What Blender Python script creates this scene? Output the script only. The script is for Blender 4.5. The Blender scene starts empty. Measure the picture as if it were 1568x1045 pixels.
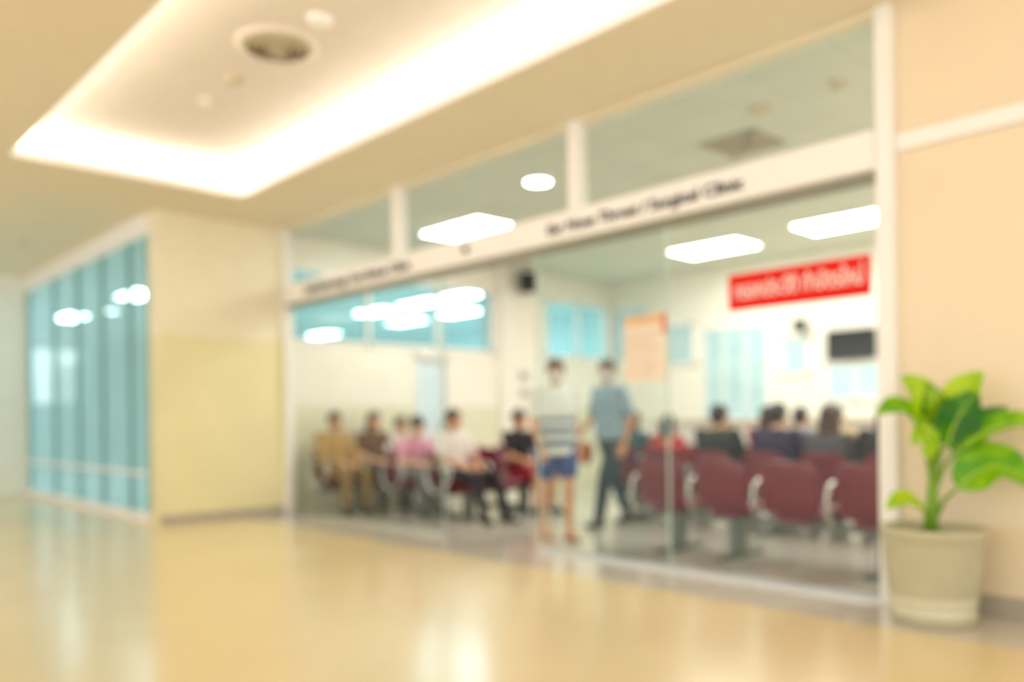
import bpy, math, random
from mathutils import Vector, Matrix, Quaternion
from mathutils.bvhtree import BVHTree
random.seed(4)
S = bpy.context.scene
COL = S.collection

# ---------------------------------------------------------------- materials
def lin(c):
    o = []
    for v in c:
        v = v/255.0
        o.append(v/12.92 if v <= 0.04045 else ((v+0.055)/1.055)**2.4)
    return (o[0], o[1], o[2], 1.0)

MATS = {}
def mat(name, rgb, rough=0.5, metal=0.0, var=0.06, scale=6.0, spec=0.5, coat=0.0, crough=.2):
    if name in MATS: return MATS[name]
    m = bpy.data.materials.new(name); m.use_nodes = True
    nt = m.node_tree; b = nt.nodes['Principled BSDF']
    c = lin(rgb)
    if var > 0:
        tc = nt.nodes.new('ShaderNodeTexCoord'); n = nt.nodes.new('ShaderNodeTexNoise')
        n.inputs['Scale'].default_value = scale; n.inputs['Detail'].default_value = 3
        r = nt.nodes.new('ShaderNodeValToRGB')
        r.color_ramp.elements[0].position = 0.3; r.color_ramp.elements[1].position = 0.7
        r.color_ramp.elements[0].color = (c[0]*(1-var), c[1]*(1-var), c[2]*(1-var), 1)
        r.color_ramp.elements[1].color = (min(1, c[0]*(1+var)), min(1, c[1]*(1+var)), min(1, c[2]*(1+var)), 1)
        nt.links.new(tc.outputs['Object'], n.inputs['Vector'])
        nt.links.new(n.outputs['Fac'], r.inputs['Fac'])
        nt.links.new(r.outputs['Color'], b.inputs['Base Color'])
    else:
        b.inputs['Base Color'].default_value = c
    b.inputs['Roughness'].default_value = rough
    b.inputs['Metallic'].default_value = metal
    b.inputs['Specular IOR Level'].default_value = spec
    b.inputs['Coat Weight'].default_value = coat
    b.inputs['Coat Roughness'].default_value = crough
    MATS[name] = m
    return m

def glass_mat(name, tint, refl=1.0, milk=0.0, milkcol=(200, 225, 225), rough=0.0):
    m = bpy.data.materials.new(name); m.use_nodes = True
    nt = m.node_tree; nt.nodes.clear()
    out = nt.nodes.new('ShaderNodeOutputMaterial')
    tr = nt.nodes.new('ShaderNodeBsdfTransparent'); tr.inputs['Color'].default_value = lin(tint)
    gl = nt.nodes.new('ShaderNodeBsdfGlossy'); gl.inputs['Roughness'].default_value = rough
    fr = nt.nodes.new('ShaderNodeFresnel'); fr.inputs['IOR'].default_value = 1.4
    ml = nt.nodes.new('ShaderNodeMath'); ml.operation = 'MULTIPLY'; ml.inputs[1].default_value = refl
    mx = nt.nodes.new('ShaderNodeMixShader')
    nt.links.new(fr.outputs[0], ml.inputs[0]); nt.links.new(ml.outputs[0], mx.inputs[0])
    first = tr.outputs[0]
    if milk > 0:
        df = nt.nodes.new('ShaderNodeBsdfDiffuse'); df.inputs['Color'].default_value = lin(milkcol)
        tl = nt.nodes.new('ShaderNodeBsdfTranslucent'); tl.inputs['Color'].default_value = lin(milkcol)
        m1 = nt.nodes.new('ShaderNodeMixShader'); m1.inputs[0].default_value = 0.5
        nt.links.new(df.outputs[0], m1.inputs[1]); nt.links.new(tl.outputs[0], m1.inputs[2])
        m2 = nt.nodes.new('ShaderNodeMixShader'); m2.inputs[0].default_value = milk
        nt.links.new(tr.outputs[0], m2.inputs[1]); nt.links.new(m1.outputs[0], m2.inputs[2])
        first = m2.outputs[0]
    nt.links.new(first, mx.inputs[1]); nt.links.new(gl.outputs[0], mx.inputs[2])
    nt.links.new(mx.outputs[0], out.inputs[0])
    return m

def emis_mat(name, rgb, strength):
    m = bpy.data.materials.new(name); m.use_nodes = True
    nt = m.node_tree; nt.nodes.clear()
    out = nt.nodes.new('ShaderNodeOutputMaterial'); e = nt.nodes.new('ShaderNodeEmission')
    e.inputs[0].default_value = lin(rgb); e.inputs[1].default_value = strength
    nt.links.new(e.outputs[0], out.inputs[0]); return m

def grid_mat(name, rgb, line, size, lw, rough=0.6, coat=0.0, var=0.04):
    m = mat(name, rgb, rough, var=var, scale=2.0, coat=coat)
    nt = m.node_tree; b = nt.nodes['Principled BSDF']
    src = b.inputs['Base Color'].links[0].from_socket
    tc = nt.nodes.new('ShaderNodeTexCoord'); br = nt.nodes.new('ShaderNodeTexBrick')
    br.offset = 0.0; br.inputs['Scale'].default_value = 1.0
    br.inputs['Brick Width'].default_value = size; br.inputs['Row Height'].default_value = size
    br.inputs['Mortar Size'].default_value = lw; br.inputs['Mortar'].default_value = lin(line)
    nt.links.new(tc.outputs['Object'], br.inputs['Vector'])
    nt.links.new(src, br.inputs['Color1']); nt.links.new(src, br.inputs['Color2'])
    nt.links.new(br.outputs['Color'], b.inputs['Base Color'])
    return m

# ---------------------------------------------------------------- mesh helpers
def mesh_obj(name, verts, faces, mats, fmat=None, smooth=False, parent=None, loc=None):
    me = bpy.data.meshes.new(name); me.from_pydata([tuple(v) for v in verts], [], faces)
    if not isinstance(mats, (list, tuple)): mats = [mats]
    for m in mats: me.materials.append(m)
    if fmat: me.polygons.foreach_set('material_index', fmat)
    if smooth: me.polygons.foreach_set('use_smooth', [True]*len(me.polygons))
    me.update()
    o = bpy.data.objects.new(name, me); COL.objects.link(o)
    if parent: o.parent = parent
    if loc: o.location = loc
    return o

def box_geo(b):
    x0, x1, y0, y1, z0, z1 = b
    v = [(x0,y0,z0),(x1,y0,z0),(x1,y1,z0),(x0,y1,z0),(x0,y0,z1),(x1,y0,z1),(x1,y1,z1),(x0,y1,z1)]
    f = [(0,3,2,1),(4,5,6,7),(0,1,5,4),(1,2,6,5),(2,3,7,6),(3,0,4,7)]
    return v, f

def boxes(name, bl, mats, idx=None, parent=None, bevel=0.0):
    V, F, M = [], [], []
    for i, b in enumerate(bl):
        v, f = box_geo(b); o = len(V); V += v; F += [tuple(a+o for a in q) for q in f]
        M += [idx[i] if idx else 0]*6
    ob = mesh_obj(name, V, F, mats, M, parent=parent)
    if bevel > 0:
        md = ob.modifiers.new('bevel', 'BEVEL'); md.width = bevel; md.segments = 2
    return ob

def pane_y(name, x0, x1, y, z0, z1, m, parent=None):
    return mesh_obj(name, [(x0,y,z0),(x1,y,z0),(x1,y,z1),(x0,y,z1)], [(0,1,2,3)], m, parent=parent)
def pane_x(name, x, y0, y1, z0, z1, m, parent=None):
    return mesh_obj(name, [(x,y0,z0),(x,y1,z0),(x,y1,z1),(x,y0,z1)], [(0,1,2,3)], m, parent=parent)

def empty(name, loc=(0,0,0), rz=0.0):
    e = bpy.data.objects.new(name, None); COL.objects.link(e)
    e.location = loc; e.rotation_euler = (0, 0, rz); e.empty_display_size = 0.2
    return e

def capsule(a, b, ra, rb, n=14, sx=1.0, fl=None):
    a = Vector(a); b = Vector(b); d = b-a; L = d.length
    if L < 1e-6: d = Vector((0,0,1)); L = 1e-4
    d = d.normalized()
    u = d.orthogonal().normalized() if fl is None else (Vector(fl)-d*Vector(fl).dot(d)).normalized()
    w = d.cross(u)
    V, F = [], []; rings = []
    k = 4
    for i in range(k):
        t = math.pi/2*(i/k); rings.append((a-d*ra*math.cos(t), ra*math.sin(t) if i else 0.0))
    rings.append((a, ra)); rings.append((b, rb))
    for i in range(1, k+1):
        t = math.pi/2*(i/k); rings.append((b+d*rb*math.sin(t), rb*math.cos(t) if i < k else 0.0))
    for c, r in rings:
        r = max(r, 1e-4)
        for j in range(n):
            an = 2*math.pi*j/n
            V.append(c + u*(r*sx*math.cos(an)) + w*(r*math.sin(an)))
    for i in range(len(rings)-1):
        for j in range(n):
            F.append((i*n+j, i*n+(j+1) % n, (i+1)*n+(j+1) % n, (i+1)*n+j))
    F.append(tuple(range(n))[::-1]); F.append(tuple((len(rings)-1)*n+j for j in range(n)))
    return V, F

def ellipsoid(c, r, R=None, n=16, k=10):
    c = Vector(c); V, F = [], []
    for i in range(k+1):
        t = math.pi*i/k; s = max(math.sin(t), 0.002)
        for j in range(n):
            an = 2*math.pi*j/n
            p = Vector((r[0]*s*math.cos(an), r[1]*s*math.sin(an), r[2]*math.cos(t)))
            if R: p = R @ p
            V.append(c+p)
    for i in range(k):
        for j in range(n):
            F.append(((i+1)*n+j, (i+1)*n+(j+1) % n, i*n+(j+1) % n, i*n+j))
    F.append(tuple(range(n))); F.append(tuple(k*n+j for j in range(n))[::-1])
    return V, F

def loft(rings, n=20, X=Vector((1,0,0)), Y=Vector((0,1,0)), p=2.0):
    V, F = [], []
    for c, rx, ry in rings:
        for j in range(n):
            an = 2*math.pi*j/n; ca, sa = math.cos(an), math.sin(an)
            x = math.copysign(abs(ca)**(2/p), ca); y = math.copysign(abs(sa)**(2/p), sa)
            V.append(Vector(c)+X*(rx*x)+Y*(ry*y))
    m = len(rings)
    for i in range(m-1):
        for j in range(n):
            F.append((i*n+j, i*n+(j+1) % n, (i+1)*n+(j+1) % n, (i+1)*n+j))
    F.append(tuple(range(n))[::-1]); F.append(tuple((m-1)*n+j for j in range(n)))
    return V, F

def combine(parts):
    V, F, M = [], [], []
    for (v, f), mi in parts:
        o = len(V); V += list(v); F += [tuple(a+o for a in q) for q in f]; M += [mi]*len(f)
    return V, F, M

def lathe(profile, n=48):
    V, F = [], []
    for r, z in profile:
        for j in range(n):
            a = 2*math.pi*j/n; V.append((r*math.cos(a), r*math.sin(a), z))
    for i in range(len(profile)-1):
        for j in range(n):
            F.append((i*n+j, i*n+(j+1) % n, (i+1)*n+(j+1) % n, (i+1)*n+j))
    return V, F

def tube(pts, radii, n=10):
    pts = [Vector(p) for p in pts]
    V, F = [], []; prev = None
    for i, p in enumerate(pts):
        t = (pts[min(i+1, len(pts)-1)]-pts[max(i-1, 0)]).normalized()
        u = t.orthogonal().normalized() if prev is None else (prev-t*prev.dot(t)).normalized()
        prev = u; w = t.cross(u); r = radii[i] if isinstance(radii, (list, tuple)) else radii
        for j in range(n):
            a = 2*math.pi*j/n; V.append(p+u*r*math.cos(a)+w*r*math.sin(a))
    for i in range(len(pts)-1):
        for j in range(n):
            F.append((i*n+j, i*n+(j+1) % n, (i+1)*n+(j+1) % n, (i+1)*n+j))
    F.append(tuple(range(n))[::-1]); F.append(tuple((len(pts)-1)*n+j for j in range(n)))
    return V, F

# ---------------------------------------------------------------- dimensions
H = 3.45          # corridor ceiling
HR = 3.40         # waiting-room ceiling
GY = 4.90         # glass shop-front plane
XL = -9.26        # left wall of the waiting room / pilaster face
XR = -2.03        # right end of the glass
WY = 3.38         # plane of the blue windows
XE = -14.77       # corridor end wall
YB = 11.0         # rear wall

# surface materials
M_ceil = mat('ceiling_paint', (238, 226, 200), 0.8, var=0.015)
M_tray = mat('tray_paint', (241, 233, 224), 0.8, var=0.015)
M_wall = mat('wall_paint_beige', (240, 222, 192), 0.4, var=0.02, scale=1.5)
M_col_up = mat('pilaster_upper', (247, 239, 212), 0.4, var=0.02)
M_col_lo = mat('pilaster_lower', (238, 229, 182), 0.35, var=0.03, scale=2)
M_white = mat('white_paint', (252, 249, 246), 0.35, var=0.01)
M_room = mat('room_paint_cream', (250, 246, 234), 0.6, var=0.02)
M_wains = mat('room_wainscot', (232, 230, 204), 0.5, var=0.03)
M_teal = mat('teal_room_paint', (206, 236, 240), 0.6, var=0.05, scale=1.2)
M_floor = mat('polished_floor_cream', (231, 213, 169), 0.22, var=0.03, scale=1.3, coat=0.2, crough=.18)
M_floor_r = mat('granite_floor', (216, 210, 198), 0.11, var=0.10, scale=30, coat=0.3, crough=.08)
M_base = mat('skirting_grey', (176, 168, 152), 0.4, var=0.05)
M_steel = mat('brushed_steel', (190, 192, 190), 0.3, metal=0.8, var=0.04)
M_glass = glass_mat('clear_glass', (250, 255, 252), 0.5, milk=0.03, milkcol=(225, 238, 230))
M_glass_door = glass_mat('tinted_door_glass', (240, 250, 247), 0.5, milk=0.04, milkcol=(215, 238, 232))
M_glass_blue = glass_mat('blue_glass', (208, 241, 246), 0.7, milk=0.50, milkcol=(212, 243, 248))
M_glass_win = glass_mat('blue_window_glass', (198, 232, 240), 0.6, milk=0.28, milkcol=(200, 234, 240))
M_rceil = grid_mat('acoustic_tile', (224, 229, 216), (212, 218, 206), 0.6, 0.010, rough=0.9)
M_lamp = emis_mat('lamp_white', (255, 250, 242), 20.0)
M_lamp2 = emis_mat('lamp_cool', (240, 252, 255), 38.0)
M_cove = emis_mat('cove_strip', (255, 246, 236), 29.0)
M_black = mat('black_plastic', (22, 22, 24), 0.35, var=0.05)

# ---------------------------------------------------------------- room shell
boxes('floor', [(XE, 6, -4, WY, -0.1, 0), (XL, 6, WY, 4.28, -0.1, 0)], M_floor)
boxes('floor_waiting_room', [(XL, 0.2, 4.28, YB, -0.1, 0)], M_floor_r)
boxes('floor_adjacent_room', [(-24, XL-0.3, WY+0.02, 13, -0.1, 0)], M_floor_r)

ty0, ty1, tx0, tx1, tz = 1.74, 3.89, -8.25, 3.2, 3.72
cw = 0.26
boxes('ceiling', [
    (XE, 6, -4, ty0, H, H+0.03), (XL, 6, ty1, GY, H, H+0.03),
    (XE, tx0, ty0, WY, H, H+0.03), (XL, tx0, WY, ty1, H, H+0.03),
    (tx1, 6, ty0, ty1, H, H+0.03)], M_ceil)
tray = boxes('ceiling_light_tray', [
    (tx0-cw, tx1+cw, ty0-cw, ty1+cw, tz, tz+0.04),
    (tx0-cw-.03, tx0-cw, ty0-cw, ty1+cw, H+.03, tz+.04), (tx1+cw, tx1+cw+.03, ty0-cw, ty1+cw, H+.03, tz+.04),
    (tx0-cw, tx1+cw, ty0-cw-.03, ty0-cw, H+.03, tz+.04), (tx0-cw, tx1+cw, ty1+cw, ty1+cw+.03, H+.03, tz+.04),
    (tx0, tx0+.02, ty0, ty1, H, H+.075), (tx1-.02, tx1, ty0, ty1, H, H+.075),
    (tx0, tx1, ty0, ty0+.02, H, H+.075), (tx0, tx1, ty1-.02, ty1, H, H+.075)], [M_tray, M_white], [0,0,0,0,0,1,1,1,1])
boxes('cove_led_strip', [
    (tx0-.15, tx0-.11, ty0-.1, ty1+.1, H+.035, H+.055),
    (tx0-.1, tx1+.1, ty0-.15, ty0-.11, H+.035, H+.055),
    (tx0-.1, tx1+.1, ty1+.11, ty1+.15, H+.035, H+.055)], M_cove)

wz0, wz1 = 2.08, 3.02
boxes('wall_left', [
    (XL-.3, XL, GY+.02, 6.80, 1.30, wz0), (XL-.3, XL, 7.42, 10.9, 1.30, wz0), (XL-.3, XL, 6.8, 7.42, 2.03, wz0),
    (XL-.3, XL, GY+.02, YB, wz1, H), (XL-.3, XL, 8.28, 9.36, wz0, wz1), (XL-.3, XL, 10.9, YB, 0, wz1),
    (XL-.3, XL, GY+.02, 6.8, 0, 1.30), (XL-.3, XL, 7.42, 10.9, 0, 1.30),
    (XL, XL+.12, 8.35, 9.25, 0, HR)],
    [M_room, M_wains], [0,0,0,0,0,0,1,1,0])
boxes('wall_pilaster', [(XL-.3, XL, WY, GY+.02, 0, 2.08), (XL-.3, XL, WY, GY+.02, 2.08, H)], [M_col_lo, M_col_up], [0, 1])
boxes('baseboard_pilaster', [(XL, XL+.015, WY, GY-.06, 0, .09)], M_base)
boxes('wall_right', [(XR+.05, 6, GY, GY+.15, 0, H)], M_wall)
boxes('baseboard_right', [(XR+.05, 6, GY-.015, GY, 0, .12)], M_base)
boxes('painted_light_streak', [(XR+.05, 6, GY-.03, GY, 2.60, 2.70)], M_white, bevel=.01)  # white strip modelled as the reflected cove-light streak on the wall
boxes('wall_end', [(XE-.15, XE, -4, WY+.02, 0, H)], M_room)
boxes('wall_rear', [(XL-.3, 0.3, YB, YB+.15, 0, H)], M_room)
boxes('wall_waiting_room_right', [(0.2, 0.35, GY+.15, YB, 0, H)], M_room)
boxes('ceiling_waiting_room', [(XL, 0.2, GY+.06, YB, HR, HR+.05)], M_rceil)
boxes('ceiling_adjacent_room', [(-24, XL-.3, WY+.05, 13, 3.3, 3.36)], M_teal)
boxes('wall_adjacent_room', [(-24, XL-.3, 13, 13.1, 0, 3.4),
    (-24.1, -24, WY, 5.6, 0, 3.4), (-24.1, -24, 6.8, 13, 0, 3.4), (-24.1, -24, 5.6, 6.8, 0, 1.7), (-24.1, -24, 5.6, 6.8, 3.1, 3.4),
    (XL-.3, XL-.2, YB+.15, 13.1, 0, 3.4), (-24, XE-.15, WY, WY+.1, 0, 3.4)], M_teal)

def window(name, x, y0, y1, z0, z1, mull, gm, t=.05):
    e = empty(name, (x, (y0+y1)/2, z0))
    cy = (y0+y1)/2
    bl = [(-.06, .02, y0-cy, y1-cy, 0, t), (-.06, .02, y0-cy, y1-cy, z1-z0-t, z1-z0)]
    for m in [y0]+list(mull)+[y1-t]:
        bl.append((-.06, .02, m-cy, m-cy+t, 0, z1-z0))
    boxes('frame', bl, M_white, parent=e)
    pane_x('pane', -.025, y0-cy, y1-cy, t*.5, z1-z0-t*.5, gm, e)
window('window_1', XL, 4.93, 8.28, wz0, wz1, [6.05, 7.2], M_glass_win)
window('window_2', XL, 9.36, 10.9, wz0, wz1, [10.1], M_glass_win)

M_door = mat('door_white_blue', (234, 242, 248), 0.3, var=0.03)
dr = empty('door_1', (XL, 7.11, 0))
boxes('leaf', [(-.12, -.07, -.27, .27, 0, 2.0)], M_door, parent=dr, bevel=.004)
boxes('casing', [(-.02, .02, -.305, -.26, 0, 2.03), (-.02, .02, .26, .305, 0, 2.03), (-.02, .02, -.305, .305, 1.98, 2.03)], M_white, parent=dr)
boxes('vision_pane', [(-.07, -.062, -.2, .2, 1.0, 1.85)], mat('frosted_pane', (220, 240, 252), .2), parent=dr)
boxes('handle', [(-.07, -.02, .19, .22, .95, 1.1)], M_steel, parent=dr, bevel=.004)

# blue corridor windows
e = empty('window_3', (XE, WY, 0))
L = XL-.3-XE
xs = [0.0, 1.42, 2.55, 3.55, 4.55, L-.06]
M_mull = mat('teal_mullion', (140, 186, 192), 0.4, var=.05)
bl = [(0, L, -.03, .05, 3.22, 3.45), (0, L, -.03, .05, 0, .1), (0, L, -.03, .05, .52, .56)]
for x in xs: bl.append((x, x+.06, -.02, .05, 0.1, 3.22))
boxes('frame', bl, [M_white, M_mull], [0, 0, 0]+[1]*len(xs), parent=e)
pane_y('pane', 0, L, .015, .1, 3.22, M_glass_blue, e)
M_blind = mat('blind_fabric', (206, 238, 244), .8, var=.05)
bl = []
for i in range(len(xs)-1):
    x0, x1 = xs[i], xs[i+1]
    n = 7; w = (x1-x0)/n
    for k in range(n):
        if (k+i) % 3 != 0:
            bl.append((x0+k*w, x0+k*w+w*.72, .25+.02*(k % 2), .262+.02*(k % 2), .6, 2.0))
boxes('blind_slats', bl, M_blind, parent=e)

# ---------------------------------------------------------------- glass shop-front
bz0, bz1 = 2.51, 2.74
M_joint = mat('glass_edge_green', (190, 214, 202), .2, var=.03)
sf = empty('glass_storefront', (0, GY, 0))
boxes('post_end_left', [(XL, XL+.09, -.05, .05, 0, H)], M_white, parent=sf, bevel=.005)
boxes('post_end_right', [(XR-.05, XR+.05, -.06, .05, 0, H)], M_white, parent=sf, bevel=.005)
boxes('transom_posts', [(-6.95, -6.81, -.05, .05, bz1, H), (-4.52, -4.40, -.05, .05, bz1, H)], M_white, parent=sf, bevel=.005)
boxes('head_channel', [(XL, XR, -.04, .04, H-.04, H)], M_ceil, parent=sf)
pane_y('glass_transom', XL+.09, XR-.05, 0, bz1, H-.04, M_glass, sf)
pane_y('glass_panel_left', XL+.09, -6.2, 0, .02, bz0, M_glass, sf)
pane_y('glass_panel_mid', -4.93, -3.605, 0, .02, bz0, M_glass_door, sf)
pane_y('glass_panel_right', -3.605, XR-.05, 0, .02, bz0, M_glass, sf)
boxes('glass_edges', [(-6.205, -6.193, -.006, .006, .02, bz0), (-4.937, -4.925, -.006, .006, .02, bz0), (-3.61, -3.60, -.006, .006, .02, bz0)], M_joint, parent=sf)
boxes('sill', [(XL+.09, -6.2, -.02, .02, 0, .03), (-4.93, XR-.05, -.02, .02, 0, .03)], M_steel, parent=sf)

beam = boxes('fascia_beam', [(XL+.09, XR-.05, GY-.1, GY+.08, bz0, bz1)], M_white, bevel=.012)
boxes('rail_track', [(XL+.09, XR-.05, GY-.06, GY+.12, bz0-.03, bz0)], mat('track_grey', (150, 148, 130), .4), parent=beam)
M_ink = mat('dark_ink', (26, 24, 34), .5, var=0)
def text(name, body, loc, size, m, parent, width=None, ext=.004):
    c = bpy.data.curves.new(name, 'FONT'); c.body = body; c.size = size; c.extrude = ext; c.offset = .002
    o = bpy.data.objects.new(name, c); COL.objects.link(o)
    bpy.context.view_layer.update()
    dg = bpy.context.evaluated_depsgraph_get()
    me = bpy.data.meshes.new_from_object(o.evaluated_get(dg))
    bpy.data.objects.remove(o)
    o = bpy.data.objects.new(name, me); COL.objects.link(o)
    me.materials.clear(); me.materials.append(m)
    if width and len(me.vertices):
        xs_ = [v.co.x for v in me.vertices]; w0 = max(xs_)-min(xs_)
        s = width/max(w0, 1e-3)
        for v in me.vertices: v.co.x *= s
    o.rotation_euler = (math.pi/2, 0, 0); o.location = loc
    o.parent = parent
    return o
text('lettering_left', 'Ophthalmology Out-Patient Clinic', (-8.62, GY-.106, 2.575), .125, M_ink, beam, 2.05)
text('lettering_right', 'Ear Nose Throat / Surgical Clinic', (-4.70, GY-.106, 2.575), .115, M_ink, beam, 1.78)
V, F, M = combine([(capsule((-5.72, GY-.105, 2.625), (-5.72, GY-.108, 2.625), .035, .035), 0)])
mesh_obj('round_logo', V, F, M_ink, parent=beam)

M_red = mat('sign_red', (230, 30, 8), .6, var=.03, spec=.2)
sg = empty('red_sign', (-2.61, GY-.012, 1.92))
boxes('board', [(-.478, .478, -.004, .004, -.12, .12)], M_red, parent=sg, bevel=.002)
text('sign_letters', 'กรอกประวัติ ทำบัตรใหม่', (-.43, -.006, -.045), .15, mat('sign_white', (255, 240, 235), .5, var=0), sg, .86, .002)
ps = empty('notice_poster', (-3.80, GY-.012, 1.60))
boxes('sheet', [(-.195, .195, -.003, .003, -.25, .25)], mat('poster_paper', (240, 228, 208), .5), parent=ps)
boxes('header', [(-.19, .19, -.006, -.003, .18, .245)], mat('poster_orange', (228, 184, 138), .5), parent=ps)
bl = []
for k in range(9):
    bl.append((-.16, .16-.05*(k % 3), -.006, -.003, .12-k*.04, .130-k*.04))
boxes('text_lines', bl, mat('poster_text', (224, 186, 166), .5), parent=ps)
boxes('red_edge', [(.165, .19, -.007, -.004, .1, .24)], M_red, parent=ps)

# ---------------------------------------------------------------- ceiling fittings
def panel_light(loc, sx, sy, m=None, name='ceiling_panel_light'):
    e = empty(name, loc)
    boxes('housing', [(-sx/2-.03, sx/2+.03, -sy/2-.03, sy/2+.03, -.02, 0)], M_white, parent=e)
    x, y = sx/2, sy/2
    mesh_obj('diffuser', [(-x,-y,-.021),(-x,y,-.021),(x,y,-.021),(x,-y,-.021)], [(0,1,2,3)], m or M_lamp, parent=e)
for (x, y) in [(-6.36, 9.7), (-4.48, 9.6), (-2.6, 9.6), (-7.64, 6.44), (-4.62, 7.05), (-1.4, 6.5), (-1.4, 8.0)]:  # third panel and last pair are unseen, added to light the room
    panel_light((x, y, HR), 1.05, .6)
for (x, y) in [(-11.1, 9.3), (-12.4, 9.3), (-13.9, 9.3), (-13.0, 10.7), (-14.8, 10.7), (-18.3, 10.7), (-14.5, 4.95), (-18.3, 4.95), (-20.5, 7.7)]:
    panel_light((x, y, 3.3), 1.0, .4, M_lamp2)
def downlight(loc, r, name='round_downlight'):
    e = empty(name, loc)
    v, f = lathe([(r*1.15, 0), (r*1.15, -.015), (r, -.02), (r, -.005)]); mesh_obj('ring', v, f, M_white, smooth=True, parent=e)
    v, f = lathe([(r, -.012), (0.001, -.012)]); mesh_obj('lens', v, f, M_lamp, parent=e)
downlight((-5.68, 5.68, HR), .12)
downlight((-16.9, 5.3, 3.3), .12)
M_vent = mat('vent_beige', (206, 196, 172), .5)
def vent(loc, r, name='air_diffuser'):
    e = empty(name, loc); P = []
    for k in range(4):
        rr = r*(1-.22*k)
        P.append((lathe([(rr, -.012-.004*k), (rr*.86, -.035-.004*k), (rr*.84, -.03-.004*k), (rr*.97, -.006-.004*k)]), 1))
    P.append((lathe([(r*.3, -.03), (.001, -.035)]), 1))
    P.append((lathe([(r*1.2, 0), (r*1.2, -.01), (r, -.014)]), 0))
    V, F, M = combine(P); mesh_obj('vanes', V, F, [M_tray, M_vent], M, smooth=True, parent=e)
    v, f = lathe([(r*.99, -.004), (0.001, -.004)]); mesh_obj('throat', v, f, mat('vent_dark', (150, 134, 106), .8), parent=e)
vent((-5.33, 2.78, tz), .24)
def detector(loc, r, m, name='smoke_detector'):
    v, f = lathe([(r, 0), (r, -.02), (r*.75, -.035), (r*.6, -.05), (r*.3, -.055), (.001, -.055)])
    o = mesh_obj(name, v, f, m, smooth=True, loc=loc)
detector((-4.79, 2.80, tz), .085, M_white)
detector((-6.04, 2.79, tz), .08, M_vent)
detector((-6.6, 2.8, tz), .05, M_tray)
detector((-3.26, 5.6, HR), .08, M_vent); detector((-2.65, 5.59, HR), .05, M_vent)
detector((-12.0, 2.7, H), .05, M_vent)
e = empty('ceiling_air_grille', (-3.79, 6.22, HR))
bl = [(-.26, .26, -.26, .26, -.01, 0)]; ix = [0]
for k in range(4):
    s = .24-.058*k
    for q in [(-s, s, -s, -s+.02), (-s, s, s-.02, s), (-s, -s+.02, -s, s), (s-.02, s, -s, s)]:
        bl.append((*q, -.022, -.01)); ix.append(1)
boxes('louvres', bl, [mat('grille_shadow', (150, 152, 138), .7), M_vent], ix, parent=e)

# ---------------------------------------------------------------- wall items in the waiting room
def speaker(loc, w, h, d, rz, name):
    e = empty(name, loc, rz)
    boxes('cabinet', [(-w/2, w/2, -d, 0, -h/2, h/2)], M_black, parent=e, bevel=.015)
    V, F, M = combine([(capsule((0, -d, -h*.12), (0, -d-.004, -h*.12), w*.3, w*.3), 0), (capsule((0, -d, h*.28), (0, -d-.004, h*.28), w*.13, w*.13), 0)])
    mesh_obj('cones', V, F, mat('cone_grey', (50, 50, 52), .6), parent=e)
    boxes('bracket', [(-.02, .02, 0, .06, -.03, .03)], M_steel, parent=e)
speaker((XL+.24, 8.75, 3.16), .24, .30, .18, math.radians(55), 'wall_speaker')
speaker((-5.75, YB-.06, 2.37), .14, .17, .12, 0, 'wall_speaker')
tv = empty('wall_television', (-5.05, YB-.03, 2.06))
boxes('bezel', [(-.33, .33, -.06, 0, -.20, .20)], M_black, parent=tv, bevel=.008)
boxes('screen', [(-.31, .31, -.064, -.058, -.18, .185)], mat('tv_screen', (14, 16, 20), .12, var=0), parent=tv)
boxes('mount', [(-.08, .08, 0, .03, -.08, .08)], M_steel, parent=tv)
M_pane = mat('pane_pale_blue', (190, 222, 230), .08, var=.1, scale=3)
def rear_window(name, x0, x1, z0, z1, mull=()):
    e = empty(name, (x0, YB, z0)); w = x1-x0; h = z1-z0
    bl = [(0, w, -.04, 0, 0, .04), (0, w, -.04, 0, h-.04, h), (0, .04, -.04, 0, 0, h), (w-.04, w, -.04, 0, 0, h)]
    for m in mull: bl.append((m, m+.03, -.04, 0, 0, h))
    boxes('frame', bl, M_white, parent=e)
    boxes('pane', [(.04, w-.04, -.02, -.01, .04, h-.04)], M_pane, parent=e)
rear_window('window_4', -9.2, -8.45, 2.05, 2.95)
rear_window('window_5', -8.10, -7.56, 1.93, 2.62)
rear_window('window_6', -7.40, -6.28, 1.05, 2.48, (.36, .73))
rear_window('window_7', -6.08, -5.66, 1.68, 2.24)
rear_window('window_8', -5.42, -4.2, 1.30, 1.82, (.4, .8))
e = empty('wall_notice', (XL+.125, 8.78, 1.62))
boxes('sheets', [(0, .006, -.11, .11, .06, .22), (0, .006, -.11, .11, -.2, -.04)], mat('notice_paper', (225, 222, 214), .6), parent=e)
boxes('print', [(.006, .009, -.08, .08, .11, .13), (.006, .009, -.08, .06, .16, .18), (.006, .009, -.08, .08, -.14, -.12), (.006, .009, -.08, .05, -.09, -.075)], M_ink, parent=e)
ct = empty('reception_counter', (-5.9, 10.0, 0))
boxes('body', [(-1.6, 1.9, -.25, .25, 0.08, 1.02)], M_white, parent=ct, bevel=.01)
boxes('plinth', [(-1.55, 1.85, -.2, .2, 0, .08)], M_base, parent=ct)
boxes('worktop', [(-1.65, 1.95, -.32, .3, 1.02, 1.06)], mat('worktop', (214, 200, 170), .3), parent=ct, bevel=.008)

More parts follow.
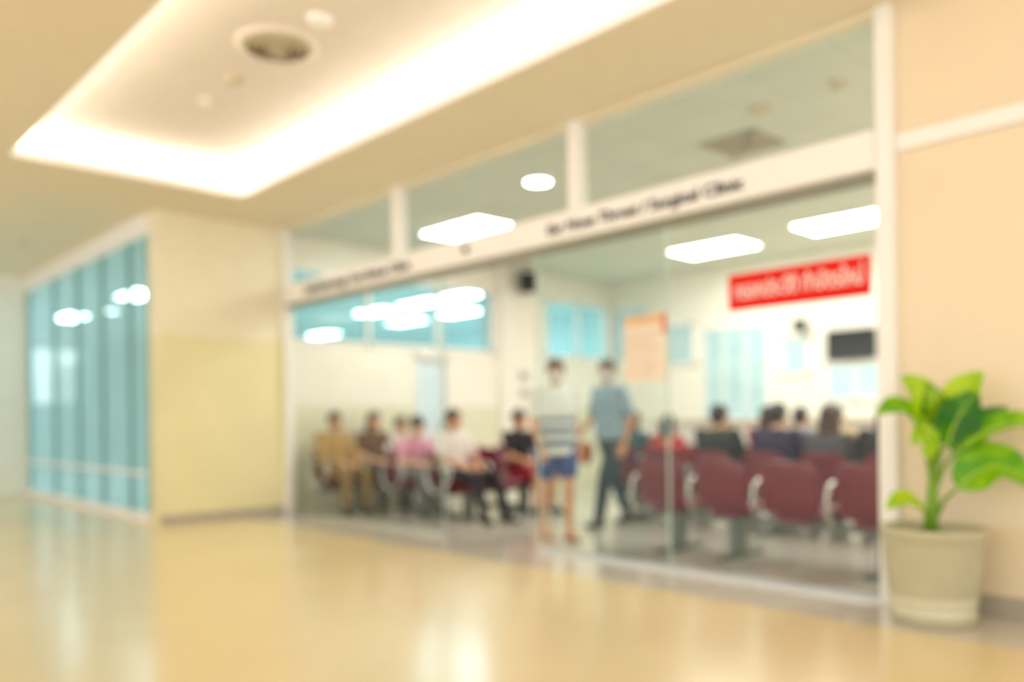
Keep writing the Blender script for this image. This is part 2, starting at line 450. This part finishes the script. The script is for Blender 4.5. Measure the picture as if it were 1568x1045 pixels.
# ---------------------------------------------------------------- beam seating
M_seat = mat('maroon_shell', (116, 14, 48), .3, var=.06, coat=.2)
M_frame = mat('seat_frame_grey', (110, 116, 108), .4, metal=.3, var=.05)
M_chrome = mat('seat_chrome', (215, 215, 212), .18, metal=.9, var=.0)
def seat_shell():
    prof = [(.245,.345),(.255,.385),(.235,.415),(.15,.42),(.05,.395),(-.06,.37),(-.14,.36),(-.195,.385),(-.222,.45),(-.240,.55),(-.257,.64),(-.275,.72),(-.288,.775)]
    nx = 12; V, F = [], []
    for i, (y, z) in enumerate(prof):
        t = i/(len(prof)-1)
        hw = .225
        if t > .9: hw = .215 if i < len(prof)-1 else .175
        if i == 0: hw = .20
        for j in range(nx+1):
            s = -1+2*j/nx
            cup = .04*(abs(s)**2.5)
            if z < .43 and y > -.17: V.append(Vector((hw*s, y, z+cup*.8)))
            else: V.append(Vector((hw*s, y+cup, z-(.02*abs(s)**4 if i == len(prof)-1 else 0))))
    n = nx+1
    for i in range(len(prof)-1):
        for j in range(nx):
            F.append((i*n+j, i*n+j+1, (i+1)*n+j+1, (i+1)*n+j))
    return V, F
def seat_row(loc, n, rz, legs, pitch=.57, name='waiting_chair_row'):
    e = empty(name, loc, rz)
    L0 = -.25; L1 = pitch*(n-1)+.25
    boxes('beam', [(L0, L1, -.05, .04, .27, .32)], M_frame, parent=e, bevel=.006)
    bl = []
    for x in legs:
        bl += [(x-.055, x+.055, -.05, .04, .03, .27), (x-.04, x+.04, -.30, .30, 0, .035)]
    boxes('legs', bl, M_frame, parent=e, bevel=.008)
    v, f = seat_shell()
    for k in range(n):
        o = mesh_obj('seat_%d' % (k+1), v, f, M_seat, smooth=True, parent=e, loc=(k*pitch, 0, 0))
        md = o.modifiers.new('solid', 'SOLIDIFY'); md.thickness = .024; md.offset = 0
        sb = o.modifiers.new('sub', 'SUBSURF'); sb.levels = 1; sb.render_levels = 1
        boxes('bracket_%d' % (k+1), [(k*pitch-.13, k*pitch+.13, -.16, .12, .315, .36)], M_seat, parent=e, bevel=.012)
    P = []
    for k in range(n+1):
        x = -pitch/2+k*pitch
        P.append((tube([(x, -.05, .30), (x, -.2, .38), (x, -.22, .52), (x, -.19, .60), (x, -.12, .62), (x, .12, .62), (x, .19, .60), (x, .2, .5), (x, .12, .38), (x, 0, .30)], .015, 8), 0))
    V, F, M = combine(P)
    mesh_obj('armrests', V, F, M_chrome, smooth=True, parent=e)
    return e
R90 = -math.pi/2
seat_row((-4.15, 5.72, 0), 5, 0, [.03, .6, 1.75])
seat_row((-5.74, 7.15, 0), 7, 0, [.1, 1.7, 3.3])
seat_row((-7.0, 8.7, 0), 7, 0, [.1, 1.7, 3.3])
seat_row((-8.80, 7.05, 0), 4, R90, [.3, 1.4])
seat_row((-7.92, 7.50, 0), 4, R90, [.3, 1.4])
seat_row((-7.13, 6.98, 0), 3, R90, [.15, 1.0])

# ---------------------------------------------------------------- people
SKIN = mat('skin_tan', (206, 150, 112), .5, var=.04)
SKIN2 = mat('skin_light', (226, 176, 142), .5, var=.04)
HAIR = mat('hair_black', (20, 17, 17), .45, var=.2, scale=60)
HAIRB = mat('hair_brown', (64, 38, 26), .45, var=.2, scale=60)
EYEW = mat('eye_white', (240, 238, 232), .2, var=0)
EYEB = mat('eye_dark', (25, 18, 15), .2, var=0)
LIP = mat('lip', (176, 92, 84), .5, var=0)
SHOE = mat('shoe_dark', (30, 27, 29), .5)
SANDAL = mat('sandal_brown', (96, 52, 40), .6)

def striped(name, base, band):
    m = bpy.data.materials.new(name); m.use_nodes = True
    nt = m.node_tree; b = nt.nodes['Principled BSDF']; b.inputs['Roughness'].default_value = .8
    tc = nt.nodes.new('ShaderNodeTexCoord'); sp = nt.nodes.new('ShaderNodeSeparateXYZ')
    mr = nt.nodes.new('ShaderNodeMapRange'); mr.inputs[1].default_value = .7; mr.inputs[2].default_value = 1.4
    cr = nt.nodes.new('ShaderNodeValToRGB'); cr.color_ramp.interpolation = 'CONSTANT'
    els = [(0.0, band), (.10, base), (.20, band), (.29, base), (.365, band), (.45, base), (.52, band), (.58, base)]
    el = cr.color_ramp.elements
    el[0].position = els[0][0]; el[0].color = lin(els[0][1]); el[1].position = els[1][0]; el[1].color = lin(els[1][1])
    for p_, c_ in els[2:]:
        q = el.new(p_); q.color = lin(c_)
    nt.links.new(tc.outputs['Object'], sp.inputs[0]); nt.links.new(sp.outputs['Z'], mr.inputs[0])
    nt.links.new(mr.outputs[0], cr.inputs[0]); nt.links.new(cr.outputs[0], b.inputs['Base Color'])
    return m

LAB = ['skin', 'hair', 'shirt', 'pants', 'shoe', 'mask', 'sleeve', 'eyew', 'eyeb', 'lip', 'bag']
def hand(P, wrist, d, side_axis, nrm, curl=.5):
    d = Vector(d).normalized(); s = Vector(side_axis); s = (s-d*s.dot(d)).normalized()
    n = Vector(nrm); n = (n-d*n.dot(d)-s*n.dot(s)).normalized(); w = Vector(wrist)
    R = Matrix((s, n, d)).transposed()
    P.append((ellipsoid(w+d*.05, (.041, .017, .055), R), 'skin'))
    lens = [.062, .072, .068, .052]
    for i, L_ in enumerate(lens):
        off = s*(.030-.020*i); r0 = w+d*(.085-.004*abs(i-1))+off
        d1 = (d+n*curl*.5+s*(.05-.035*i)).normalized(); d2 = (d+n*curl*1.5).normalized()
        m_ = r0+d1*L_*.5; e_ = m_+d2*L_*.55
        P.append((capsule(r0-d*.02, m_, .0098, .009, 8), 'skin')); P.append((capsule(m_, e_, .009, .0078, 8), 'skin'))
    t0 = w+d*.03+s*.03; t1 = t0+(d*.6+s*.7+n*.3).normalized()*.038; t2 = t1+(d*.95+s*.15+n*.4).normalized()*.032
    P.append((capsule(t0, t1, .0125, .011, 8), 'skin')); P.append((capsule(t1, t2, .011, .0088, 8), 'skin'))

def foot(P, ankle, toe_dir, label, flat=True, bare=False):
    a = Vector(ankle); t = Vector(toe_dir).normalized()
    side = t.cross(Vector((0, 0, 1))).normalized(); up = side.cross(t)
    h = a-up*.045-t*.035
    P.append((capsule(h, a-up*.05+t*.13, .036, .030, 12, sx=1.25, fl=side), 'skin' if bare else label))
    P.append((capsule(a+up*.01, a-up*.035+t*.08, .036, .026, 12), 'skin' if bare else label))
    if bare:
        V, F = loft([(a-up*.08+t*.05, .052, .145), (a-up*.066+t*.05, .052, .145)], 18, side, t); P.append(((V, F), label))

def person(name, loc, rz, J, cols, scale=1.0, hair='short', sleeve='short', legs='long', skirt=False, mask=False, vox=.009,
           head_yaw=0.0, head_pitch=0.0, build=1.0, bag=None, bare=False, longshirt=None):
    P = []
    v = lambda k: Vector(J[k])
    hipc, chest, neck, head = v('hip'), v('chest'), v('neck'), v('head')
    hl, hr, sl, sr = v('hipL'), v('hipR'), v('shL'), v('shR')
    Xs = (sr-sl).normalized(); up = (neck-hipc).normalized(); Ys = up.cross(Xs)
    if Ys.y < 0 and abs(Ys.y) > .3: Ys = -Ys
    B = build
    mid = hipc.lerp(chest, .45)
    rings = [(hipc-up*.07, .13*B, .10*B), (hipc, .165*B, .118*B), (mid, .148*B, .105*B), (hipc.lerp(chest, .8), .168*B, .112*B),
             (chest+up*.02, .178*B, .112*B), (chest.lerp(neck, .55), .165*B, .095*B), (chest.lerp(neck, .86), .105*B, .07*B), (neck+up*.0, .058, .058)]
    P.append((loft(rings, 24, Xs, Ys, 2.3), 'shirt'))
    if longshirt:
        P.append((loft([(hipc-up*longshirt, .172*B, .135*B), (hipc, .176*B, .13*B), (mid+up*.05, .158*B, .115*B)], 24, Xs, Ys, 2.3), 'shirt'))
    P.append((loft([(hipc-up*.12, .12*B, .10*B), (hipc-up*.05, .167*B, .122*B), (hipc+up*.0, .160*B, .117*B)], 24, Xs, Ys), 'pants'))
    P.append((capsule(neck-up*.03, head-Vector((0, 0, .06)), .052, .047), 'skin'))
    Rh = Matrix.Rotation(head_yaw, 3, 'Z') @ Matrix.Rotation(head_pitch, 3, 'X')
    hp = lambda x, y, z: head+Rh @ Vector((x, y, z))
    P.append((ellipsoid(head, (.074, .093, .095), Rh), 'skin'))
    P.append((ellipsoid(hp(0, .022, -.055), (.056, .066, .062), Rh), 'skin'))
    P.append((capsule(hp(0, .088, .0), hp(0, .108, -.034), .010, .014, 8), 'skin'))
    for s in (-1, 1):
        P.append((ellipsoid(hp(s*.078, -.005, -.02), (.012, .022, .032), Rh, 10, 8), 'skin'))
        P.append((ellipsoid(hp(s*.035, .06, -.025), (.025, .025, .02), Rh, 10, 8), 'skin'))
    P.append((ellipsoid(hp(0, -.016, .026), (.087, .102, .093), Rh), 'hair'))
    P.append((ellipsoid(hp(0, -.045, -.015), (.076, .068, .078), Rh), 'hair'))
    if hair == 'long':
        P.append((loft([(hp(0, -.03, .03), .088, .08), (hp(0, -.045, -.06), .094, .065), (hp(0, -.065, -.15), .10, .05), (hp(0, -.08, -.24), .085, .035), (hp(0, -.085, -.30), .05, .02)], 18, Rh @ Vector((1, 0, 0)), Rh @ Vector((0, 1, 0))), 'hair'))
    if hair == 'bun':
        P.append((ellipsoid(hp(0, -.11, .03), (.045, .04, .045), Rh), 'hair'))
    if mask:
        P.append((ellipsoid(hp(0, .036, -.052), (.066, .074, .048), Rh), 'mask'))
    for s, sh, el, wr in ((-1, sl, v('elL'), v('wrL')), (1, sr, v('elR'), v('wrR'))):
        P.append((ellipsoid(sh, (.058*B, .058*B, .055*B)), 'shirt'))
        P.append((capsule(chest.lerp(neck, .5)+Xs*s*.07, sh, .066*B, .052*B), 'shirt'))
        sm = sh.lerp(el, .72)
        if sleeve == 'short':
            P.append((capsule(sh, sm, .056*B, .053*B), 'sleeve'))
            P.append((capsule(sh, el, .044, .036), 'skin')); P.append((capsule(el, wr, .037, .025), 'skin'))
        else:
            P.append((capsule(sh, el, .054*B, .044*B), 'sleeve')); P.append((capsule(el, wr.lerp(el, .06), .044*B, .033), 'sleeve'))
            P.append((capsule(el, wr, .036, .024), 'skin'))
        d = (wr-el).normalized()
        thumb = Vector((-s*.3, 1, .2)) if abs(d.y) < .7 else Vector((-s, 0, .3))
        hand(P, wr, d if 'hd' not in J else Vector(J['hd']), thumb, Vector((-s, 0, -.2)) if abs(d.y) < .7 else Vector((0, 0, -1)), .55)
    for s, hp_, kn, an, tk in ((-1, hl, v('knL'), v('anL'), 'toL'), (1, hr, v('knR'), v('anR'), 'toR')):
        if legs == 'long':
            P.append((capsule(hp_, kn, .092*B, .062*B), 'pants')); P.append((capsule(kn, an.lerp(kn, .06), .063*B, .048*B), 'pants'))
            P.append((capsule(kn, an, .05, .036), 'skin'))
        else:
            k2 = hp_.lerp(kn, .66 if legs == 'shorts' else .9)
            P.append((capsule(hp_, k2, .098*B, .090*B), 'pants'))
            P.append((capsule(hp_, kn, .080, .054), 'skin'))
            cf = kn.lerp(an, .3)-Vector((0, .012, 0))
            P.append((capsule(kn, cf, .053, .054), 'skin')); P.append((capsule(cf, an, .054, .034), 'skin'))
        P.append((capsule(hp_+Vector((0, -.02, 0)), hp_.lerp(kn, .25), .098*B, .088*B), 'pants'))
        foot(P, an, J.get(tk, (0.08*s, 1, -.02)), 'shoe', bare=bare)
    if skirt:
        a_, b_ = (hl+hr)/2, (v('knL')+v('knR'))/2
        dd = (b_-a_).normalized(); nn = dd.cross(Vector((1, 0, 0))).normalized()
        P.append((loft([(a_, .17, .11), (a_.lerp(b_, .5), .185, .10), (a_.lerp(b_, .95), .19, .085)], 20, Vector((1, 0, 0)), nn), 'pants'))
    if bag:
        for (c, r, lb) in bag: P.append((ellipsoid(c, r), lb))
    V, F, M = combine([(g, LAB.index(l)) for g, l in P])
    me = bpy.data.meshes.new('tmp'); me.from_pydata([tuple(q) for q in V], [], F)
    src = BVHTree.FromPolygons([tuple(q) for q in V], F)
    o = bpy.data.objects.new('tmp', me); COL.objects.link(o)
    md = o.modifiers.new('r', 'REMESH'); md.mode = 'VOXEL'; md.voxel_size = vox
    sm = o.modifiers.new('s', 'SMOOTH'); sm.factor = .5; sm.iterations = 3
    dg = bpy.context.evaluated_depsgraph_get()
    ev = bpy.data.meshes.new_from_object(o.evaluated_get(dg))
    bpy.data.objects.remove(o)
    nv = [tuple(q.co) for q in ev.vertices]; nf = [tuple(p.vertices) for p in ev.polygons]
    fm = []
    for p in ev.polygons:
        hit = src.find_nearest(p.center)
        fm.append(M[hit[2]] if hit[2] is not None else 0)
    X = []
    for s in (-1, 1):
        X.append((ellipsoid(hp(s*.030, .083, -.004), (.014, .010, .009), Rh, 10, 8), 7))
        X.append((ellipsoid(hp(s*.030, .091, -.004), (.006, .005, .006), Rh, 8, 6), 8))
        X.append((ellipsoid(hp(s*.031, .088, .017), (.018, .006, .0035), Rh, 8, 6), 1))
    if not mask:
        X.append((ellipsoid(hp(0, .086, -.064), (.024, .009, .0045), Rh, 10, 6), 9))
        X.append((ellipsoid(hp(0, .086, -.071), (.019, .009, .005), Rh, 10, 6), 9))
    for g, mi in X:
        o_ = len(nv); nv += [tuple(q) for q in g[0]]; nf += [tuple(a+o_ for a in q) for q in g[1]]; fm += [mi]*len(g[1])
    ms = [cols.get('skin', SKIN2), cols.get('hair', HAIR), cols['shirt'], cols['pants'], cols.get('shoe', SHOE),
          cols.get('mask', EYEW), cols.get('sleeve', cols['shirt']), EYEW, EYEB, LIP, cols.get('bag', cols['shirt'])]
    ob = mesh_obj(name, nv, nf, ms, fm, smooth=True)
    ob.location = loc; ob.rotation_euler = (0, 0, rz); ob.scale = (scale,)*3
    return ob

def seated(lean=0.0, stretch=0.0, slouch=0.0, tilt=0.0):
    return dict(hip=(0, -.07, .50), chest=(tilt*.5, -.12+lean*.6, .79-slouch*.5), neck=(tilt*.8, -.13+lean, .98-slouch), head=(tilt, -.085+lean*1.15, 1.115-slouch),
             hipL=(-.09, -.04, .485), hipR=(.09, -.04, .485), knL=(-.13, .36+stretch*.3, .50-stretch*.05), knR=(.13, .36+stretch*.3, .50-stretch*.05),
             anL=(-.13, .36+stretch, .085), anR=(.14, .33+stretch*.9, .085), shL=(-.185+tilt*.7, -.125+lean*.85, .92-slouch), shR=(.185+tilt*.7, -.125+lean*.85, .92-slouch),
             elL=(-.24+tilt*.4, .0+lean*.7, .67-slouch*.5), elR=(.24+tilt*.4, .0+lean*.7, .67-slouch*.5), wrL=(-.12, .2+lean*.3, .61), wrR=(.12, .2+lean*.3, .61))
def stretch_k(s): return s*.5+.04
def standing(stride=.2, arm=.12, fwd=.0, w=1.0):
    return dict(hip=(0, 0, .93), chest=(0, .005+fwd*.5, 1.19), neck=(0, fwd, 1.40), head=(0, .03+fwd, 1.54),
                hipL=(-.09, 0, .89), hipR=(.09, 0, .89), knL=(-.09, stretch_k(stride), .49), knR=(.09, stretch_k(-stride), .49),
                anL=(-.08, stride*.95, .085), anR=(.08, -stride, .105 if stride > .1 else .085), toR=(.05, 1, -.25 if stride > .1 else 0), toL=(-.1, 1, 0),
                shL=(-.185*w, fwd, 1.335), shR=(.185*w, fwd, 1.335), elL=(-.225*w, -arm*.6+fwd, 1.07), elR=(.225*w, arm*.3+fwd, 1.07),
                wrL=(-.23*w, -arm*.2+.04+fwd, .82), wrR=(.225*w, arm*1.3+.06+fwd, .84))
def face_dir(x, y): return math.atan2(y, x)-math.pi/2

C = lambda n, rgb: mat(n, rgb, .8, var=.08, scale=20)
J = standing(.13, .1, 0, .96)
person('walking_person', (-5.32, 5.5, 0), face_dir(.9, -.42), J,
       dict(shirt=striped('striped_shirt', (236, 236, 232), (76, 98, 128)), sleeve=C('shirt_white', (226, 228, 222)), pants=C('shorts_blue', (40, 70, 130)), shoe=SANDAL, skin=SKIN, mask=C('mask_white', (235, 238, 240))),
       mask=True, legs='shorts', bare=True, longshirt=.16, vox=.0075, build=1.1, head_yaw=-.35)
J = standing(.25, .16, .03)
person('walking_person', (-5.50, 6.52, 0), face_dir(-.2, -.98), J,
       dict(shirt=C('shirt_grey_blue', (146, 172, 188)), pants=C('trousers_teal', (20, 50, 64)), mask=C('mask_blue', (210, 226, 238)), skin=SKIN, bag=C('bag_orange', (214, 120, 50))),
       scale=1.03, mask=True, longshirt=.06, vox=.0075, build=1.12, bag=[((.25, .14, .72), (.045, .09, .12), 'bag')], head_yaw=.5)

def sit(row_loc, rz, k, pitch, J, cols, **kw):
    R = Matrix.Rotation(rz, 3, 'Z'); p = Vector(row_loc)+R @ Vector((k*pitch, 0, 0))
    return person('seated_person', p, rz, J, cols, **kw)
P_ = .57
JD = C('jeans_dark', (30, 36, 54))
r2 = (-5.74, 7.15, 0)
sit(r2, 0, 2, P_, seated(.02), dict(shirt=C('jacket_black_green', (20, 32, 30)), pants=JD), sleeve='long', build=1.3)
sit(r2, 0, 3.1, P_, seated(.03), dict(shirt=C('top_navy', (32, 20, 64)), pants=JD), sleeve='long', hair='bun', build=1.25)
sit(r2, 0, 4, P_, seated(.0, slouch=.03), dict(shirt=C('top_grey', (76, 74, 84)), pants=JD, hair=HAIRB), hair='long', head_yaw=.3, build=1.15)
sit(r2, 0, 4.9, P_, seated(.0), dict(shirt=C('top_black', (26, 22, 26)), pants=JD), hair='long', sleeve='long', build=1.15)
sit(r2, 0, .95, P_, seated(.0, slouch=.14), dict(shirt=C('top_red', (176, 40, 44)), pants=JD))
r3 = (-7.0, 8.7, 0)
sit(r3, 0, .15, P_, seated(.05, slouch=.04), dict(shirt=C('scarf_teal', (36, 84, 92)), pants=JD), hair='long', vox=.011)
sit(r3, 0, 1.1, P_, seated(.05, slouch=.08), dict(shirt=C('top_red', (176, 40, 44)), pants=JD), vox=.011)
sit(r3, 0, 2.5, P_, seated(0), dict(shirt=C('top_yellow', (214, 180, 110)), pants=JD, hair=C('hair_light', (150, 104, 60))), hair='long', vox=.011, head_yaw=.6)
sit(r3, 0, 3.6, P_, seated(0), dict(shirt=C('top_red', (176, 40, 44)), pants=JD, hair=HAIRB), hair='long', vox=.011)
sit(r3, 0, 4.3, P_, seated(0, slouch=.02), dict(shirt=C('top_blue', (90, 120, 160)), pants=JD), vox=.011)
sit(r3, 0, 5.0, P_, seated(0, slouch=.02), dict(shirt=C('top_yellow', (214, 180, 110)), pants=JD), vox=.011)
r0 = (-8.80, 7.05, 0)
sit(r0, R90, 3, P_, seated(.0, .05), dict(shirt=C('uniform_khaki', (172, 138, 84)), pants=C('uniform_khaki2', (140, 114, 72)), skin=SKIN), sleeve='long', build=1.2)
sit(r0, R90, 2.05, P_, seated(.03), dict(shirt=C('top_brown', (100, 66, 50)), pants=JD), hair='long', vox=.011)
sit(r0, R90, 1.35, P_, seated(.05, slouch=.06), dict(shirt=C('top_white', (230, 228, 224)), pants=C('trousers_grey', (110, 112, 116))), vox=.011)
r1 = (-7.92, 7.50, 0)
sit(r1, R90, 3.0, P_, seated(.16, slouch=.07, stretch=.02), dict(shirt=C('top_pink', (228, 158, 184)), pants=C('trousers_grey', (100, 102, 108))), head_pitch=-.35)
r2b = (-7.13, 6.98, 0)
sit(r2b, R90, 2.0, P_, seated(.0, .28), dict(shirt=C('shirt_pale', (230, 220, 216)), pants=C('trousers_black', (36, 36, 44)), skin=SKIN), vox=.0085, build=1.08)
sit(r2b, R90, .25, P_, seated(.02), dict(shirt=C('top_black', (26, 22, 26)), pants=C('skirt_red', (150, 30, 44)), skin=SKIN), legs='shorts', hair='bun', skirt=True, vox=.009)

# ---------------------------------------------------------------- potted plant
pl = empty('potted_plant', (-1.70, 4.60, 0))
M_pot = mat('pot_glaze', (192, 188, 158), .35, var=.05, scale=8)
M_pot2 = mat('pot_band', (220, 215, 190), .35, var=.05, scale=8)
v, f = lathe([(.001, .0), (.195, .0), (.205, .01), (.208, .06), (.203, .075), (.200, .085), (.206, .095), (.216, .15), (.232, .3), (.243, .42), (.246, .44), (.256, .45), (.258, .49), (.252, .5), (.238, .5), (.232, .49), (.228, .44), (.001, .44)])
o = mesh_obj('pot', v, f, [M_pot, M_pot2], [1 if (q//48) in (3, 4, 5, 6) else 0 for q in range(len(f))], smooth=True, parent=pl)
v, f = lathe([(.229, .445), (.15, .46), (.001, .468)])
mesh_obj('soil', v, f, mat('soil', (70, 52, 36), .95, var=.4, scale=40), smooth=True, parent=pl)
def leaf_mat(name, c1, c2):
    m = mat(name, c1, .35, var=0); nt = m.node_tree; b = nt.nodes['Principled BSDF']
    tc = nt.nodes.new('ShaderNodeTexCoord'); n = nt.nodes.new('ShaderNodeTexNoise'); n.inputs['Scale'].default_value = 9
    r = nt.nodes.new('ShaderNodeValToRGB'); r.color_ramp.elements[0].color = lin(c1); r.color_ramp.elements[1].color = lin(c2)
    r.color_ramp.elements[0].position = .4; r.color_ramp.elements[1].position = .62
    nt.links.new(tc.outputs['Object'], n.inputs['Vector']); nt.links.new(n.outputs['Fac'], r.inputs[0]); nt.links.new(r.outputs[0], b.inputs['Base Color'])
    tl = nt.nodes.new('ShaderNodeBsdfTranslucent'); mx = nt.nodes.new('ShaderNodeMixShader'); mx.inputs[0].default_value = .35
    nt.links.new(r.outputs[0], tl.inputs[0]); out = nt.nodes['Material Output']
    nt.links.new(b.outputs[0], mx.inputs[1]); nt.links.new(tl.outputs[0], mx.inputs[2]); nt.links.new(mx.outputs[0], out.inputs[0])
    return m
LM = [leaf_mat('leaf_bright', (158, 208, 6), (190, 226, 24)), leaf_mat('leaf_mid', (96, 174, 8), (150, 208, 20)), leaf_mat('leaf_deep', (40, 122, 6), (90, 160, 14))]
M_rib = mat('leaf_rib', (190, 220, 90), .5, var=0)
M_stem = mat('stem_green', (120, 164, 40), .5, var=.1)
RT = Vector((.682, .731, 0)); TC = Vector((.731, -.682, 0))
def P3(u, c, z):
    p = RT*u+TC*c
    return Vector((p.x, p.y, z))
def leaf(base, ctrl, tip, w, face, mi, name):
    n, k = 16, 8; V, F = [], []; face = Vector(face).normalized()
    rib = []
    for i in range(n+1):
        t = i/n
        p = base*(1-t)**2+ctrl*2*t*(1-t)+tip*t*t
        tg = ((ctrl-base)*2*(1-t)+(tip-ctrl)*2*t).normalized()
        s = tg.cross(face).normalized(); nn = s.cross(tg).normalized()
        ww = w*(math.sin(math.pi*min(1, t**.78))**.8 if 0 < t < 1 else 0.0)*.5*(1.08-.25*t)
        rib.append(p+nn*.001)
        for j in range(k+1):
            q = -1+2*j/k
            V.append(p+s*ww*q+nn*(abs(q)*ww*.35-.0+.004*math.sin(t*22)*abs(q)))
    for i in range(n):
        for j in range(k):
            F.append((i*(k+1)+j, i*(k+1)+j+1, (i+1)*(k+1)+j+1, (i+1)*(k+1)+j))
    parts = [((V, F), 0), (tube(rib, [.006*(1-i/n)+.0012 for i in range(n+1)], 6), 1)]
    V, F, M = combine(parts)
    mesh_obj(name, V, F, [LM[mi], M_rib], M, smooth=True, parent=pl)
stems = []
def add_leaf(root, base, ctrl, tip, w, face, mi, i):
    r, b, c, t = P3(*root), P3(*base), P3(*ctrl), P3(*tip)
    m = r.lerp(b, .5)+Vector((0, 0, .03))
    stems.append((tube([r, r.lerp(m, .6), m, m.lerp(b, .6), b], [.015, .013, .011, .009, .007], 8), 0))
    leaf(b, c, t, w, face, mi, 'leaf_%d' % i)
tc = TC
add_leaf((.02, 0, .85), (.07, .03, 1.02), (.12, .04, 1.22), (.25, .06, 1.31), .19, tc+Vector((-.3, .2, .5)), 0, 1)
add_leaf((.0, 0, .80), (-.03, .03, 1.0), (-.07, .05, 1.22), (-.20, .08, 1.28), .23, tc+Vector((.2, 0, .6)), 0, 2)
add_leaf((.0, 0, .75), (-.07, .05, .96), (-.20, .12, 1.20), (-.35, .16, 1.08), .19, Vector((.2, -.2, 1))+tc*.5, 1, 3)
add_leaf((.02, .0, .80), (.05, .06, .92), (.08, .10, 1.10), (.20, .10, 1.20), .23, tc+Vector((-.1, 0, .3)), 2, 4)
add_leaf((.03, 0, .75), (.10, .10, .90), (.26, .24, 1.12), (.43, .34, .99), .19, Vector((0, -.1, 1))+tc*.6, 1, 5)
add_leaf((.02, 0, .55), (.08, .10, .70), (.24, .20, .95), (.36, .28, .70), .26, Vector((-.1, -.1, .7))+tc*.9, 1, 6)
add_leaf((.0, 0, .50), (-.08, .08, .58), (-.20, .12, .70), (-.31, .15, .60), .14, Vector((0, 0, 1))+tc*.7, 0, 7)
add_leaf((.01, 0, .82), (.0, .02, 1.0), (.02, .02, 1.16), (-.06, .05, 1.25), .16, tc+Vector((0, 0, .2)), 2, 8)
add_leaf((.02, 0, .7), (.08, .06, .88), (.18, .10, 1.05), (.33, .14, 1.12), .17, tc+Vector((0, 0, .8)), 2, 9)
add_leaf((.0, 0, .72), (-.04, .08, .86), (-.10, .12, 1.05), (-.17, .14, .93), .15, tc+Vector((0, 0, .4)), 0, 10)
stems.append((tube([P3(0, 0, .44), P3(.005, .0, .55), P3(.0, .01, .68), P3(.01, 0, .80), P3(.01, 0, .88)], [.032, .028, .026, .022, .014], 12), 0))
stems.append((tube([P3(-.05, .03, .44), P3(-.03, .02, .6), P3(-.01, .01, .75)], [.018, .016, .012], 10), 0))
V, F, M = combine(stems); mesh_obj('stems', V, F, M_stem, smooth=True, parent=pl)

# ---------------------------------------------------------------- world
w = bpy.data.worlds.new('World'); S.world = w; w.use_nodes = True
bg = w.node_tree.nodes['Background']; bg.inputs[0].default_value = lin((250, 250, 248)); bg.inputs[1].default_value = 1.9

# ---------------------------------------------------------------- camera
cam = bpy.data.cameras.new('Camera'); co = bpy.data.objects.new('Camera', cam); COL.objects.link(co)
cam.sensor_width = 36; cam.lens = 36*1274/1568; cam.shift_y = .0784
co.matrix_world = Matrix.Translation((0, 0, 1.08)) @ Matrix.Rotation(math.radians(47.0), 4, 'Z') @ Matrix.Rotation(math.pi/2, 4, 'X') @ Matrix.Rotation(math.radians(-.7), 4, 'Z')
cam.dof.use_dof = True; cam.dof.focus_distance = 1.6; cam.dof.aperture_fstop = 0.95
S.camera = co
S.view_settings.view_transform = 'Standard'; S.view_settings.exposure = 0.06
